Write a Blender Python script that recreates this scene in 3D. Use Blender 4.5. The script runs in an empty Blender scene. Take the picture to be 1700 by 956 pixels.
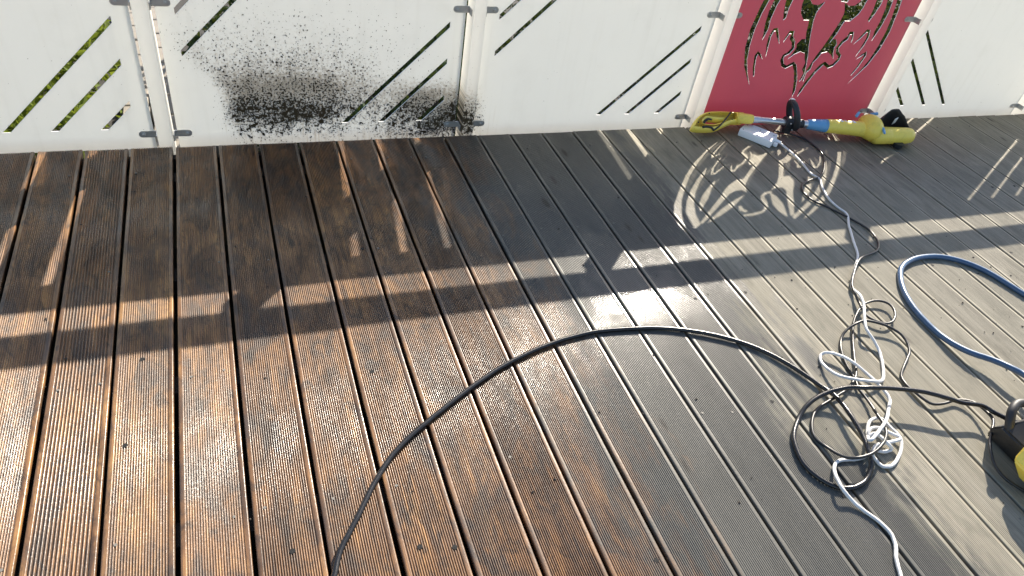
import bpy, bmesh, math, random
from mathutils import Vector, Matrix
from mathutils.geometry import delaunay_2d_cdt

rnd = random.Random(7)
scene = bpy.context.scene
COL = scene.collection

# ------------------------------------------------------------------ camera
cam_data = bpy.data.cameras.new('camera')
cam = bpy.data.objects.new('camera', cam_data)
COL.objects.link(cam)
RIGHT = Vector((0.93317, -0.33108, 0.13994))
DOWN = Vector((-0.11744, -0.64879, -0.75185))
FWD = Vector((0.33971, 0.68517, -0.64432))
m = Matrix((RIGHT, -DOWN, -FWD)).transposed().to_4x4()
m.translation = (0, 0, 1.5012)
cam.matrix_world = m
cam_data.sensor_width = 36
cam_data.lens = 24.93
cam_data.clip_start = 0.02
cam_data.clip_end = 500
scene.camera = cam

# ------------------------------------------------------------------ sky, sun, exposure
SUN = Vector((1.128, 1.148, 1.0)).normalized()          # towards the sun
elev = math.asin(SUN.z)
azim = math.atan2(SUN.x, SUN.y)                          # clockwise from +Y
world = bpy.data.worlds.new('World')
scene.world = world
world.use_nodes = True
wn = world.node_tree.nodes
sky = wn.new('ShaderNodeTexSky')
sky.sky_type = 'NISHITA'
sky.sun_disc = False
sky.sun_elevation = elev
sky.sun_rotation = azim
sky.air_density = 1.0
sky.dust_density = 1.5
bgn = wn['Background']
bgn.inputs['Strength'].default_value = 0.10
world.node_tree.links.new(sky.outputs[0], bgn.inputs['Color'])
sun_data = bpy.data.lights.new('sun', 'SUN')
sun_data.energy = 5.0
sun_data.angle = math.radians(0.42)
sun_data.color = (1.0, 0.91, 0.78)
sun = bpy.data.objects.new('sun', sun_data)
sun.rotation_euler = (-SUN).to_track_quat('-Z', 'Y').to_euler()
sun.location = (6, 6, 6)
COL.objects.link(sun)
scene.view_settings.view_transform = 'Standard'
scene.view_settings.look = 'None'
scene.view_settings.gamma = 1
scene.view_settings.exposure = 1.3
scene.render.engine = 'CYCLES'

# ------------------------------------------------------------------ helpers
def link(o, parent=None):
    COL.objects.link(o)
    if parent is not None:
        o.parent = parent
    return o

def tag(o, label=None, cat=None, group=None, kind=None):
    if label: o['label'] = label
    if cat: o['category'] = cat
    if group: o['group'] = group
    if kind: o['kind'] = kind
    return o

def empty(name, loc=(0, 0, 0), rz=0.0, parent=None):
    o = bpy.data.objects.new(name, None)
    o.empty_display_size = 0.1
    o.location = loc
    o.rotation_euler = (0, 0, rz)
    return link(o, parent)

def mesh_obj(name, verts, faces, mats, parent=None, smooth=False, loc=(0, 0, 0), midx=None):
    me = bpy.data.meshes.new(name)
    me.from_pydata([tuple(v) for v in verts], [], faces)
    for mt in (mats if isinstance(mats, (list, tuple)) else [mats]):
        me.materials.append(mt)
    if midx:
        me.polygons.foreach_set('material_index', midx)
    if smooth:
        me.polygons.foreach_set('use_smooth', [True] * len(me.polygons))
    me.update()
    o = bpy.data.objects.new(name, me)
    o.location = loc
    return link(o, parent)

def bm_obj(name, bm, mats, parent=None, smooth=False, loc=(0, 0, 0), rot=None):
    bmesh.ops.recalc_face_normals(bm, faces=bm.faces)
    me = bpy.data.meshes.new(name)
    bm.to_mesh(me); bm.free()
    for mt in (mats if isinstance(mats, (list, tuple)) else [mats]):
        me.materials.append(mt)
    if smooth:
        me.polygons.foreach_set('use_smooth', [True] * len(me.polygons))
        try: me.set_sharp_from_angle(angle=math.radians(40))
        except Exception: pass
    o = bpy.data.objects.new(name, me)
    o.location = loc
    if rot: o.rotation_euler = rot
    return link(o, parent)

def add_box(bm, x0, x1, y0, y1, z0, z1, bevel=0.0, seg=2):
    r = bmesh.ops.create_cube(bm, size=1.0)
    vs = r['verts']
    for v in vs:
        v.co = Vector(((x0 + x1) / 2 + v.co.x * (x1 - x0), (y0 + y1) / 2 + v.co.y * (y1 - y0), (z0 + z1) / 2 + v.co.z * (z1 - z0)))
    if bevel > 0:
        es = list({e for v in vs for e in v.link_edges})
        bmesh.ops.bevel(bm, geom=es, offset=bevel, segments=seg, profile=0.5, affect='EDGES')

def add_cyl(bm, a, b, r0, r1=None, seg=20, cap=True):
    a = Vector(a); b = Vector(b)
    r1 = r0 if r1 is None else r1
    d = (b - a)
    mt = Matrix.Translation((a + b) / 2) @ d.to_track_quat('Z', 'Y').to_matrix().to_4x4()
    return bmesh.ops.create_cone(bm, cap_ends=cap, segments=seg, radius1=r0, radius2=r1, depth=d.length, matrix=mt)

def spline(pts, n=6, closed=False):
    P = [Vector(p) for p in pts]
    out = []
    N = len(P)
    rng = N if closed else N - 1
    for i in range(rng):
        if closed:
            p0, p1, p2, p3 = P[(i - 1) % N], P[i], P[(i + 1) % N], P[(i + 2) % N]
        else:
            p0 = P[i - 1] if i > 0 else P[0] * 2 - P[1]
            p1, p2 = P[i], P[i + 1]
            p3 = P[i + 2] if i + 2 < N else P[-1] * 2 - P[-2]
        for k in range(n):
            t = k / n
            # centripetal-ish Catmull-Rom
            out.append(0.5 * ((2 * p1) + (p2 - p0) * t + (2 * p0 - 5 * p1 + 4 * p2 - p3) * t * t + (3 * p1 - p0 - 3 * p2 + p3) * t ** 3))
    if not closed:
        out.append(P[-1])
    return out

def tube(pts, rad, seg=10, closed=False, cap=True, flat=None, up=Vector((0, 0, 1))):
    """swept tube; rad number or function of 0..1; flat = (width factor, height factor)"""
    n = len(pts)
    verts, faces = [], []
    prev = None
    for i, q in enumerate(pts):
        if closed:
            t = (pts[(i + 1) % n] - pts[i - 1]).normalized()
        else:
            t = (pts[min(i + 1, n - 1)] - pts[max(i - 1, 0)]).normalized()
        if flat is None:
            if prev is None:
                prev = t.orthogonal().normalized()
            s = (prev - t * prev.dot(t)).normalized()
            prev = s
        else:
            s = up.cross(t)
            if s.length < 1e-4: s = t.orthogonal()
            s.normalize()
        u = t.cross(s)
        r = rad(i / max(1, n - 1)) if callable(rad) else rad
        fw, fh = flat if flat else (1, 1)
        for k in range(seg):
            a = 2 * math.pi * k / seg
            verts.append(q + s * (math.cos(a) * r * fw) + u * (math.sin(a) * r * fh))
    rng = n if closed else n - 1
    for i in range(rng):
        j = (i + 1) % n
        for k in range(seg):
            l = (k + 1) % seg
            faces.append((i * seg + k, i * seg + l, j * seg + l, j * seg + k))
    if cap and not closed:
        faces.append(tuple(range(seg - 1, -1, -1)))
        faces.append(tuple((n - 1) * seg + k for k in range(seg)))
    return verts, faces

# ------------------------------------------------------------------ material helpers
class NT:
    def __init__(self, name):
        self.mat = bpy.data.materials.new(name)
        self.mat.use_nodes = True
        self.n = self.mat.node_tree.nodes
        self.l = self.mat.node_tree.links
        self.b = self.n['Principled BSDF']
        self.out = self.n['Material Output']
    def val(self, sock, v):
        if hasattr(v, 'is_output') or isinstance(v, bpy.types.NodeSocket):
            self.l.new(v, sock)
        else:
            sock.default_value = v
    def math(self, op, a, b=0.0, c=None, clamp=False):
        nd = self.n.new('ShaderNodeMath'); nd.operation = op; nd.use_clamp = clamp
        self.val(nd.inputs[0], a); self.val(nd.inputs[1], b)
        if c is not None: self.val(nd.inputs[2], c)
        return nd.outputs[0]
    def smooth(self, x, lo, hi, tolo=0.0, tohi=1.0):
        nd = self.n.new('ShaderNodeMapRange'); nd.interpolation_type = 'SMOOTHSTEP'
        self.val(nd.inputs['Value'], x); self.val(nd.inputs['From Min'], lo); self.val(nd.inputs['From Max'], hi)
        self.val(nd.inputs['To Min'], tolo); self.val(nd.inputs['To Max'], tohi)
        return nd.outputs[0]
    def mix(self, f, a, b):
        nd = self.n.new('ShaderNodeMix'); nd.data_type = 'RGBA'
        self.val(nd.inputs['Factor'], f); self.val(nd.inputs[6], a); self.val(nd.inputs[7], b)
        return nd.outputs[2]
    def mixf(self, f, a, b):
        nd = self.n.new('ShaderNodeMix'); nd.data_type = 'FLOAT'
        self.val(nd.inputs['Factor'], f); self.val(nd.inputs[2], a); self.val(nd.inputs[3], b)
        return nd.outputs[0]
    def pos(self):
        g = self.n.new('ShaderNodeNewGeometry'); return g.outputs['Position']
    def objc(self):
        g = self.n.new('ShaderNodeTexCoord'); return g.outputs['Object']
    def rand(self):
        return self.n.new('ShaderNodeObjectInfo').outputs['Random']
    def xyz(self, v):
        s = self.n.new('ShaderNodeSeparateXYZ'); self.l.new(v, s.inputs[0]); return s.outputs
    def comb(self, x, y, z):
        s = self.n.new('ShaderNodeCombineXYZ')
        for i, v in enumerate((x, y, z)): self.val(s.inputs[i], v)
        return s.outputs[0]
    def vscale(self, v, sc, off=None):
        nd = self.n.new('ShaderNodeVectorMath'); nd.operation = 'MULTIPLY_ADD'
        self.l.new(v, nd.inputs[0]); nd.inputs[1].default_value = sc
        if off is not None: self.val(nd.inputs[2], off)
        else: nd.inputs[2].default_value = (0, 0, 0)
        return nd.outputs[0]
    def noise(self, vec, scale, detail=3.0, rough=0.55, dist=0.0):
        nd = self.n.new('ShaderNodeTexNoise')
        nd.inputs['Scale'].default_value = scale; nd.inputs['Detail'].default_value = detail
        nd.inputs['Roughness'].default_value = rough; nd.inputs['Distortion'].default_value = dist
        if vec is not None: self.l.new(vec, nd.inputs['Vector'])
        return nd.outputs['Fac']
    def voronoi(self, vec, scale):
        nd = self.n.new('ShaderNodeTexVoronoi'); nd.inputs['Scale'].default_value = scale
        self.l.new(vec, nd.inputs['Vector'])
        return nd
    def ramp(self, f, stops):
        nd = self.n.new('ShaderNodeValToRGB'); el = nd.color_ramp.elements
        while len(el) < len(stops): el.new(0.5)
        for e, (p, c) in zip(el, stops):
            e.position = p; e.color = (c[0], c[1], c[2], 1)
        self.l.new(f, nd.inputs[0])
        return nd.outputs[0]
    def bump(self, h, strength=0.3, dist=0.002, normal=None):
        nd = self.n.new('ShaderNodeBump')
        nd.inputs['Strength'].default_value = strength; nd.inputs['Distance'].default_value = dist
        self.l.new(h, nd.inputs['Height'])
        if normal is not None: self.l.new(normal, nd.inputs['Normal'])
        return nd.outputs[0]
    def set(self, **kw):
        for k, v in kw.items():
            self.val(self.b.inputs[k.replace('_', ' ')], v)
        return self.mat

def rgba(c): return (c[0], c[1], c[2], 1.0)

def plain(name, col, rough=0.5, metal=0.0, var=0.12, nscale=30.0, bump=0.0, spec=0.5):
    t = NT(name)
    nz = t.noise(t.objc(), nscale, 4.0)
    lo = rgba([max(0, c * (1 - var)) for c in col]); hi = rgba([min(1, c * (1 + var)) for c in col])
    col_ = t.mix(nz, lo, hi)
    r = t.mixf(t.noise(t.objc(), nscale * 3.1, 3.0), max(0.02, rough - 0.1), min(1, rough + 0.1))
    t.set(Base_Color=col_, Roughness=r, Metallic=metal)
    t.b.inputs['Specular IOR Level'].default_value = spec
    if bump > 0:
        t.set(Normal=t.bump(t.noise(t.objc(), nscale * 12, 3.0), bump, 0.001))
    return t.mat

# ---- deck boards: wet brown larch on the left, dry weathered grey on the right
def deck_material():
    t = NT('ribbed_deck_wood')
    P = t.pos(); x, y, z = t.xyz(P)
    rd = t.rand()
    off = t.comb(t.math('MULTIPLY', rd, 37.0), t.math('MULTIPLY', rd, 91.0), 0.0)
    P2 = t.vscale(P, (1, 1, 0), off)                                   # per-board offset pattern
    big = t.noise(P, 1.6, 3.0, 0.5)
    patch = t.noise(t.vscale(P2, (10.0, 4.2, 1)), 1.0, 5.0, 0.66, 0.8)
    patch2 = t.noise(t.vscale(P2, (16.0, 5.0, 1)), 1.0, 5.0, 0.65, 0.8)
    fibre = t.noise(t.vscale(P2, (240.0, 5.0, 1)), 1.0, 4.0, 0.6)
    fibre2 = t.noise(t.vscale(P2, (60.0, 2.0, 1)), 1.0, 3.0, 0.6, 0.4)
    # masks
    bx = t.math('ADD', x, t.math('ADD', t.math('MULTIPLY', t.math('SUBTRACT', patch, 0.5), 0.9), t.math('MULTIPLY', t.math('SUBTRACT', fibre2, 0.5), 0.45)))
    bx = t.math('ADD', bx, t.math('MULTIPLY', t.math('SUBTRACT', rd, 0.5), 0.10))
    brown = t.smooth(bx, 1.02, 0.58)
    wx = t.math('ADD', x, t.math('MULTIPLY', t.math('SUBTRACT', big, 0.5), 0.7))
    wx = t.math('ADD', wx, t.math('ADD', t.math('MULTIPLY', t.math('SUBTRACT', patch, 0.5), 0.55), t.math('MULTIPLY', t.math('SUBTRACT', fibre2, 0.5), 0.3)))
    wet = t.smooth(wx, 1.66, 1.46)
    # brown wood
    tone = t.math('ADD', t.math('MULTIPLY', fibre, 0.45), t.math('MULTIPLY', fibre2, 0.25))
    tone = t.math('ADD', tone, t.math('MULTIPLY', patch2, 0.45))
    tone = t.math('ADD', tone, t.math('MULTIPLY', t.math('SUBTRACT', rd, 0.5), 0.10))
    cb = t.ramp(tone, [(0.36, (0.030, 0.019, 0.014)), (0.47, (0.085, 0.048, 0.027)), (0.58, (0.178, 0.094, 0.045)), (0.76, (0.44, 0.240, 0.090))])
    blot = t.noise(t.vscale(P2, (22.0, 9.0, 1)), 1.0, 5.0, 0.7, 1.2)
    cb = t.mix(t.smooth(blot, 0.47, 0.67, 0.0, 0.74), cb, (0.036, 0.026, 0.020, 1))
    cb = t.mix(t.smooth(rd, 0.60, 1.0, 0.0, 0.22), cb, (0.050, 0.040, 0.033, 1))
    mould = t.smooth(t.math('ADD', patch, t.math('MULTIPLY', t.math('SUBTRACT', fibre, 0.5), 0.45)), 0.50, 0.66)
    cb = t.mix(t.math('MULTIPLY', mould, 0.70), cb, (0.048, 0.042, 0.038, 1))
    # grey wood
    gt = t.math('ADD', t.math('MULTIPLY', fibre, 0.35), t.math('ADD', t.math('MULTIPLY', patch2, 0.35), t.math('MULTIPLY', fibre2, 0.30)))
    cg = t.ramp(gt, [(0.30, (0.115, 0.104, 0.080)), (0.5, (0.25, 0.229, 0.180)), (0.70, (0.37, 0.340, 0.272))])
    cg = t.mix(t.math('MULTIPLY', t.smooth(rd, 0.0, 1.0), 0.25), cg, (0.235, 0.225, 0.175, 1))
    cg = t.mix(t.smooth(patch, 0.52, 0.74, 0.0, 0.5), cg, (0.12, 0.115, 0.088, 1))
    cgw = t.mix(0.78, cg, (0.060, 0.062, 0.062, 1))
    cg = t.mix(wet, cg, cgw)
    col = t.mix(brown, cg, cb)
    # knots
    kv = t.voronoi(t.vscale(P2, (9.0, 3.0, 1)), 1.0)
    kd = t.math('ADD', kv.outputs['Distance'], t.math('MULTIPLY', patch2, 0.12))
    kmask = t.math('MULTIPLY', t.smooth(kd, 0.19, 0.10), t.math('GREATER_THAN', t.xyz(kv.outputs['Color'])[0], 0.45))
    col = t.mix(t.math('MULTIPLY', kmask, 0.75), col, (0.035, 0.028, 0.022, 1))
    # roughness and water film
    drop = t.noise(t.vscale(P, (330.0, 130.0, 1)), 1.0, 2.0, 0.5)
    film = t.noise(t.vscale(P, (15.0, 7.0, 1)), 1.0, 4.0, 0.6, 0.5)
    rough_wet = t.math('ADD', 0.26, t.math('MULTIPLY', film, 0.26))
    rough = t.mixf(wet, 0.72, rough_wet)
    def blob(cx, cy, sx, sy):
        a = t.math('DIVIDE', t.math('SUBTRACT', x, cx), sx); b = t.math('DIVIDE', t.math('SUBTRACT', y, cy), sy)
        return t.math('EXPONENT', t.math('MULTIPLY', t.math('ADD', t.math('MULTIPLY', a, a), t.math('MULTIPLY', b, b)), -1.0))
    pud = t.math('ADD', t.math('ADD', blob(1.22, 1.46, 0.22, 0.17), blob(0.80, 2.45, 0.16, 0.16)), t.math('ADD', blob(0.72, 1.72, 0.14, 0.12), blob(1.16, 1.72, 0.10, 0.16)))
    pud = t.smooth(t.math('ADD', pud, t.math('MULTIPLY', t.math('SUBTRACT', film, 0.5), 1.8)), 0.30, 0.85)
    rough = t.mixf(pud, rough, 0.34)
    fine = t.noise(t.vscale(P2, (420.0, 60.0, 1)), 1.0, 3.0, 0.6)
    h = t.math('ADD', t.math('MULTIPLY', fine, 0.5), t.math('MULTIPLY', drop, t.math('MULTIPLY', t.math('MULTIPLY', wet, t.mixf(pud, 1.0, 0.25)), 0.75)))
    nrm = t.bump(h, 0.36, 0.0010)
    t.set(Base_Color=col, Roughness=rough, Normal=nrm, Coat_Normal=nrm)
    t.set(Coat_Weight=t.math('MULTIPLY', t.math('MAXIMUM', wet, pud), t.mixf(pud, t.math('MULTIPLY', t.smooth(film, 0.34, 0.66, 0.15, 0.95), t.mixf(brown, 0.42, 0.90)), 0.85)), Coat_Roughness=t.mixf(pud, 0.17, 0.13))
    t.b.inputs['Coat IOR'].default_value = 1.33
    t.set(Specular_IOR_Level=t.mixf(wet, 0.22, t.mixf(brown, 0.12, 0.30)))
    return t.mat

# ---- panels: added translucency lets sun through to brighten their shaded fronts; mud spatter near the second post
def panel_material(name, col, spatter=True, trans=0.42, back=None):
    t = NT(name)
    P = t.pos(); x, y, z = t.xyz(P)
    n0 = t.noise(P, 3.0, 3.0)
    runs = t.smooth(t.noise(t.vscale(P, (26.0, 0.0, 1.6)), 1.0, 4.0, 0.6), 0.50, 0.78)
    dust = t.smooth(t.noise(t.vscale(P, (1.0, 0.0, 1.0)), 7.0, 5.0, 0.65), 0.48, 0.80)
    base = t.mix(n0, rgba([c * 0.97 for c in col]), rgba(col))
    base = t.mix(t.math('ADD', t.math('MULTIPLY', runs, 0.10), t.math('MULTIPLY', dust, 0.09)), base, rgba([col[0] * 0.62, col[1] * 0.60, col[2] * 0.55]))
    rough = t.mixf(t.noise(P, 40.0, 3.0), 0.32, 0.45)
    dirt = None
    if spatter:
        def g(cx, cz, sx, sz, amp):
            a = t.math('DIVIDE', t.math('SUBTRACT', x, cx), sx); b = t.math('DIVIDE', t.math('SUBTRACT', z, cz), sz)
            return t.math('MULTIPLY', t.math('EXPONENT', t.math('MULTIPLY', t.math('ADD', t.math('MULTIPLY', a, a), t.math('MULTIPLY', b, b)), -1.0)), amp)
        Q = t.vscale(P, (1.0, 0.0, 1.0))
        warp = t.math('SUBTRACT', t.noise(Q, 9.0, 4.0), 0.5)
        warp2 = t.math('SUBTRACT', t.noise(Q, 30.0, 4.0), 0.5)
        D = t.math('ADD', g(0.21, 0.095, 0.31, 0.100, 0.37), g(0.85, 0.035, 0.23, 0.120, 0.80))
        D = t.math('ADD', D, t.math('ADD', g(0.22, 0.18, 0.55, 0.36, 0.53), g(0.00, 0.09, 0.07, 0.11, 0.22)))
        D = t.math('ADD', D, g(-0.12, 0.30, 0.12, 0.10, 0.16))
        low = t.smooth(t.math('ADD', z, t.math('MULTIPLY', t.smooth(x, 0.50, 0.72), 0.16)), -0.08, 0.06, 0.85, 1.0)
        xl = t.math('ADD', -0.055, t.math('MULTIPLY', t.math('MAXIMUM', t.math('SUBTRACT', z, 0.17), 0.0), -0.9))
        xl = t.math('ADD', xl, t.math('ADD', t.math('MULTIPLY', warp, 0.10), t.math('MULTIPLY', warp2, 0.10)))
        cutl = t.smooth(t.math('SUBTRACT', x, xl), -0.05, 0.10)
        cutr = t.smooth(t.math('ADD', x, t.math('MULTIPLY', warp, 0.06)), 1.12, 0.985)
        D = t.math('MULTIPLY', t.math('MULTIPLY', D, low), t.math('MULTIPLY', cutl, cutr))
        D = t.math('MULTIPLY', D, t.math('ADD', 1.0, t.math('ADD', t.math('MULTIPLY', warp, 1.1), t.math('MULTIPLY', warp2, 0.8))))
        fine_n = t.noise(Q, 135.0, 1.5, 0.5, 0.3)
        coarse_n = t.noise(Q, 58.0, 2.0, 0.55, 1.0)
        lowz = t.smooth(z, 0.17, 0.07)
        nn = t.mixf(lowz, fine_n, coarse_n)
        m1 = t.smooth(t.math('ADD', nn, t.math('MULTIPLY', D, 0.34)), 0.775, 0.80)
        m2 = t.math('MULTIPLY', t.smooth(t.math('ADD', fine_n, t.math('MULTIPLY', D, 0.34)), 0.77, 0.79), 0.88)
        m_ = t.math('MAXIMUM', m1, m2)
        stray = t.voronoi(Q, 26.0)
        sc = t.xyz(stray.outputs['Color'])
        st = t.math('MULTIPLY', t.math('LESS_THAN', sc[0], 0.006), t.math('LESS_THAN', stray.outputs['Distance'], 0.05))
        m_ = t.math('MAXIMUM', m_, st)
        tan = t.math('MULTIPLY', t.smooth(t.math('ADD', t.math('ADD', D, t.math('MULTIPLY', t.math('ADD', g(0.20, 0.19, 0.30, 0.06, 0.40), g(0.80, 0.14, 0.20, 0.07, 0.40)), t.math('MULTIPLY', cutl, cutr))), t.math('MULTIPLY', t.math('SUBTRACT', t.noise(Q, 90.0, 3.0), 0.5), 1.5)), 0.36, 1.10), 0.60)
        base = t.mix(tan, base, (0.36, 0.265, 0.125, 1))
        base = t.mix(m_, base, (0.056, 0.037, 0.017, 1))
        drip = t.math('MULTIPLY', t.smooth(t.noise(t.vscale(P, (85.0, 0.0, 4.0)), 1.0, 3.0, 0.6), 0.52, 0.70), t.math('MULTIPLY', t.math('ADD', g(0.25, 0.0, 0.36, 0.07, 0.5), g(0.80, 0.0, 0.22, 0.07, 0.6)), cutl))
        base = t.mix(t.math('MULTIPLY', drip, t.math('SUBTRACT', 1.0, m_)), base, (0.42, 0.32, 0.19, 1))
        dirt = t.math('MAXIMUM', m_, t.math('MULTIPLY', tan, 0.4))
    t.set(Base_Color=base, Roughness=rough)
    tr = t.n.new('ShaderNodeBsdfTranslucent')
    t.l.new(base, tr.inputs['Color'])
    mx = t.n.new('ShaderNodeMixShader')
    if dirt is not None:
        t.l.new(t.math('MULTIPLY', t.math('SUBTRACT', 1.0, dirt), trans), mx.inputs[0])
    else:
        mx.inputs[0].default_value = trans
    t.l.new(t.b.outputs[0], mx.inputs[1]); t.l.new(tr.outputs[0], mx.inputs[2])
    t.l.new(mx.outputs[0], t.out.inputs['Surface'])
    return t.mat

def leaf_material(name, a, b, trans):
    t = NT(name)
    nz = t.noise(t.pos(), 23.0, 2.0)
    col = t.mix(nz, rgba(a), rgba(b))
    t.set(Base_Color=col, Roughness=0.75, Specular_IOR_Level=0.2)
    tr = t.n.new('ShaderNodeBsdfTranslucent')
    t.l.new(t.mix(0.4, col, (0.30, 0.36, 0.03, 1)), tr.inputs['Color'])
    mx = t.n.new('ShaderNodeMixShader'); mx.inputs[0].default_value = trans
    t.l.new(t.b.outputs[0], mx.inputs[1]); t.l.new(tr.outputs[0], mx.inputs[2])
    t.l.new(mx.outputs[0], t.out.inputs['Surface'])
    return t.mat

M = {}
M['deck'] = deck_material()
M['joist'] = plain('dark_joist', (0.05, 0.04, 0.03), 0.8, nscale=12)
M['soil'] = plain('damp_soil', (0.05, 0.04, 0.03), 0.95, nscale=6, var=0.4, bump=0.5)
M['gravel'] = plain('gravel_soil', (0.035, 0.033, 0.03), 0.95, nscale=25, var=0.5, bump=0.6)
M['paver'] = plain('sandstone_paver', (0.25, 0.225, 0.19), 0.8, nscale=18, var=0.25, bump=0.4)
M['white'] = panel_material('white_translucent_sheet', (0.85, 0.85, 0.82))
M['red'] = panel_material('red_translucent_sheet', (0.64, 0.18, 0.22), spatter=False, trans=0.34)
M['edge'] = plain('white_cut_edge', (0.82, 0.82, 0.80), 0.5, var=0.04)
M['post'] = panel_material('white_translucent_profile', (0.88, 0.87, 0.83), trans=0.60)  # translucency is added to brighten the posts and rail
M['steel'] = plain('brushed_steel', (0.55, 0.54, 0.51), 0.38, metal=0.65, nscale=60, bump=0.2)
M['screw'] = plain('weathered_screw', (0.16, 0.15, 0.13), 0.7, metal=0.0, nscale=300)
M['dark'] = plain('hole_shade', (0.006, 0.006, 0.006), 0.9)  # near-black disc colour stands in for the shade inside a screw hole
M['leaf_sunlit'] = leaf_material('sunlit_leaf', (0.035, 0.07, 0.010), (0.15, 0.19, 0.025), 0.34)  # lit copy of the leaf, for the sunlit shrub
M['leaf_shaded'] = leaf_material('shaded_leaf', (0.012, 0.028, 0.012), (0.028, 0.055, 0.018), 0.08)  # shaded copy of the leaf: shade is put into the darker colour
M['stem'] = plain('shrub_stem', (0.07, 0.05, 0.035), 0.9)
def scuffed(name, col, dirtcol, rough):
    t = NT(name)
    O_ = t.objc()
    d = t.smooth(t.noise(O_, 26.0, 6.0, 0.72, 0.6), 0.50, 0.72)
    sp_ = t.smooth(t.noise(O_, 190.0, 3.0, 0.6), 0.62, 0.70)
    base = t.mix(t.noise(O_, 11.0, 3.0), rgba([c * 0.93 for c in col]), rgba(col))
    f_ = t.math('MAXIMUM', t.math('MULTIPLY', d, 0.20), t.math('MULTIPLY', sp_, 0.35))
    t.set(Base_Color=t.mix(f_, base, rgba(dirtcol)), Roughness=t.mixf(d, rough, 0.75))
    t.set(Normal=t.bump(t.noise(O_, 420.0, 3.0), 0.06, 0.001))
    return t.mat
M['yellow'] = scuffed('scuffed_yellow_plastic', (0.95, 0.72, 0.11), (0.34, 0.25, 0.10), 0.36)
M['blue'] = plain('blue_plastic', (0.14, 0.36, 0.60), 0.42, var=0.08, nscale=40)
M['black'] = plain('black_plastic', (0.020, 0.021, 0.024), 0.55, var=0.25, nscale=50, bump=0.08)
M['alu'] = plain('satin_aluminium', (0.62, 0.62, 0.63), 0.33, metal=0.9, nscale=80)
M['strip'] = plain('white_socket_plastic', (0.80, 0.80, 0.80), 0.35, var=0.03)
M['print_white'] = plain('white_print', (0.85, 0.85, 0.83), 0.4, var=0.03)
M['cord_black'] = plain('black_rubber', (0.018, 0.018, 0.019), 0.36, var=0.3, nscale=120, bump=0.15)
M['hose_black'] = plain('wet_black_hose', (0.011, 0.011, 0.012), 0.24, var=0.4, nscale=90, bump=0.2)
M['cord_white'] = plain('white_cord_pvc', (0.66, 0.65, 0.63), 0.45, var=0.22, nscale=45)
M['crumb'] = plain('dirt_crumb', (0.05, 0.04, 0.032), 0.9)
def hose_blue():
    t = NT('blue_garden_hose')
    nz = t.noise(t.objc(), 60.0, 3.0)
    t.set(Base_Color=t.mix(nz, (0.028, 0.072, 0.15, 1), (0.048, 0.11, 0.21, 1)), Roughness=0.30)
    t.set(Normal=t.bump(t.noise(t.objc(), 500.0, 2.0), 0.15, 0.001), Coat_Weight=0.35, Coat_Roughness=0.2)
    return t.mat
M['hose_blue'] = hose_blue()

# ------------------------------------------------------------------ ground below and beyond
FY, FK = 2.5997, -0.01481                    # the deck's far edge: y = FY + FK x
FRZ = math.atan(FK)
def edge_y(x): return FY + FK * x
GZ = -0.42
def sheet(name, x0, x1, y0, y1, z, mat, nx=2, ny=2, amp=0.0):
    vs, fs = [], []
    for j in range(ny + 1):
        for i in range(nx + 1):
            vs.append((x0 + (x1 - x0) * i / nx, y0 + (y1 - y0) * j / ny, z + rnd.uniform(-amp, amp)))
    for j in range(ny):
        for i in range(nx):
            a = j * (nx + 1) + i
            fs.append((a, a + 1, a + nx + 2, a + nx + 1))
    return mesh_obj(name, vs, fs, mat, smooth=True)
g = sheet('ground', -150, 150, -150, 150, GZ - 0.03, M['gravel'], 40, 40)
tag(g, kind='structure')
path = empty('paved_path', (-0.40, 3.0, GZ)); tag(path, kind='structure')
def paver_mesh(i):
    bm = bmesh.new(); add_box(bm, -0.063, 0.063, -0.098, 0.098, -0.05, 0.0, 0.006, 1)
    for v in bm.verts: v.co += Vector((rnd.uniform(-.002, .002), rnd.uniform(-.002, .002), 0))
    me = bpy.data.meshes.new('paver'); bm.to_mesh(me); bm.free(); me.materials.append(M['paver']); return me
PV = [paver_mesh(i) for i in range(4)]
for r in range(13):
    for c in range(0, 2):
        o = bpy.data.objects.new('paver', rnd.choice(PV)); link(o, path)
        o.location = (c * 0.132 - r * 0.012, -0.2 + r * 0.205 + (0.1 if c % 2 else 0), rnd.uniform(-.003, .003) + 0.02)
        o.rotation_euler = (rnd.uniform(-.01, .01), rnd.uniform(-.01, .01), rnd.uniform(-.015, .015))

# ------------------------------------------------------------------ deck
deck = empty('deck', (0, 0, 0)); tag(deck, 'ribbed timber deck, wet brown left and dry grey right', kind='structure')
X0 = -0.2182; PITCH = 0.15
BT = 0.026
def board_profile(width, nr, depth):
    """cross section of one ribbed board: list of (x, z) over the top from left to right"""
    hw = width / 2; sh = 0.0105; rr = 0.0028
    pr = [(-hw, -BT), (-hw, -rr)]
    for a in (30, 60): pr.append((-hw + rr * (1 - math.cos(math.radians(a))), -rr + rr * math.sin(math.radians(a))))
    pr.append((-hw + rr, 0.0)); pr.append((-hw + sh, 0.0))
    span = width - 2 * sh; per = span / nr; K = 8
    for i in range(nr):
        for k in range(K):
            u = (i * K + k + 1) / (nr * K)
            ph = (k + 1) / K
            w = 0.5 * (1 - math.cos(2 * math.pi * ph))
            pr.append((-hw + sh + u * span, -depth * (w ** 1.5)))
    pr.append((hw - rr, 0.0))
    for a in (60, 30): pr.append((hw - rr * (1 - math.cos(math.radians(a))), -rr + rr * math.sin(math.radians(a))))
    pr += [(hw, -rr), (hw, -BT)]
    return pr
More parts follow.
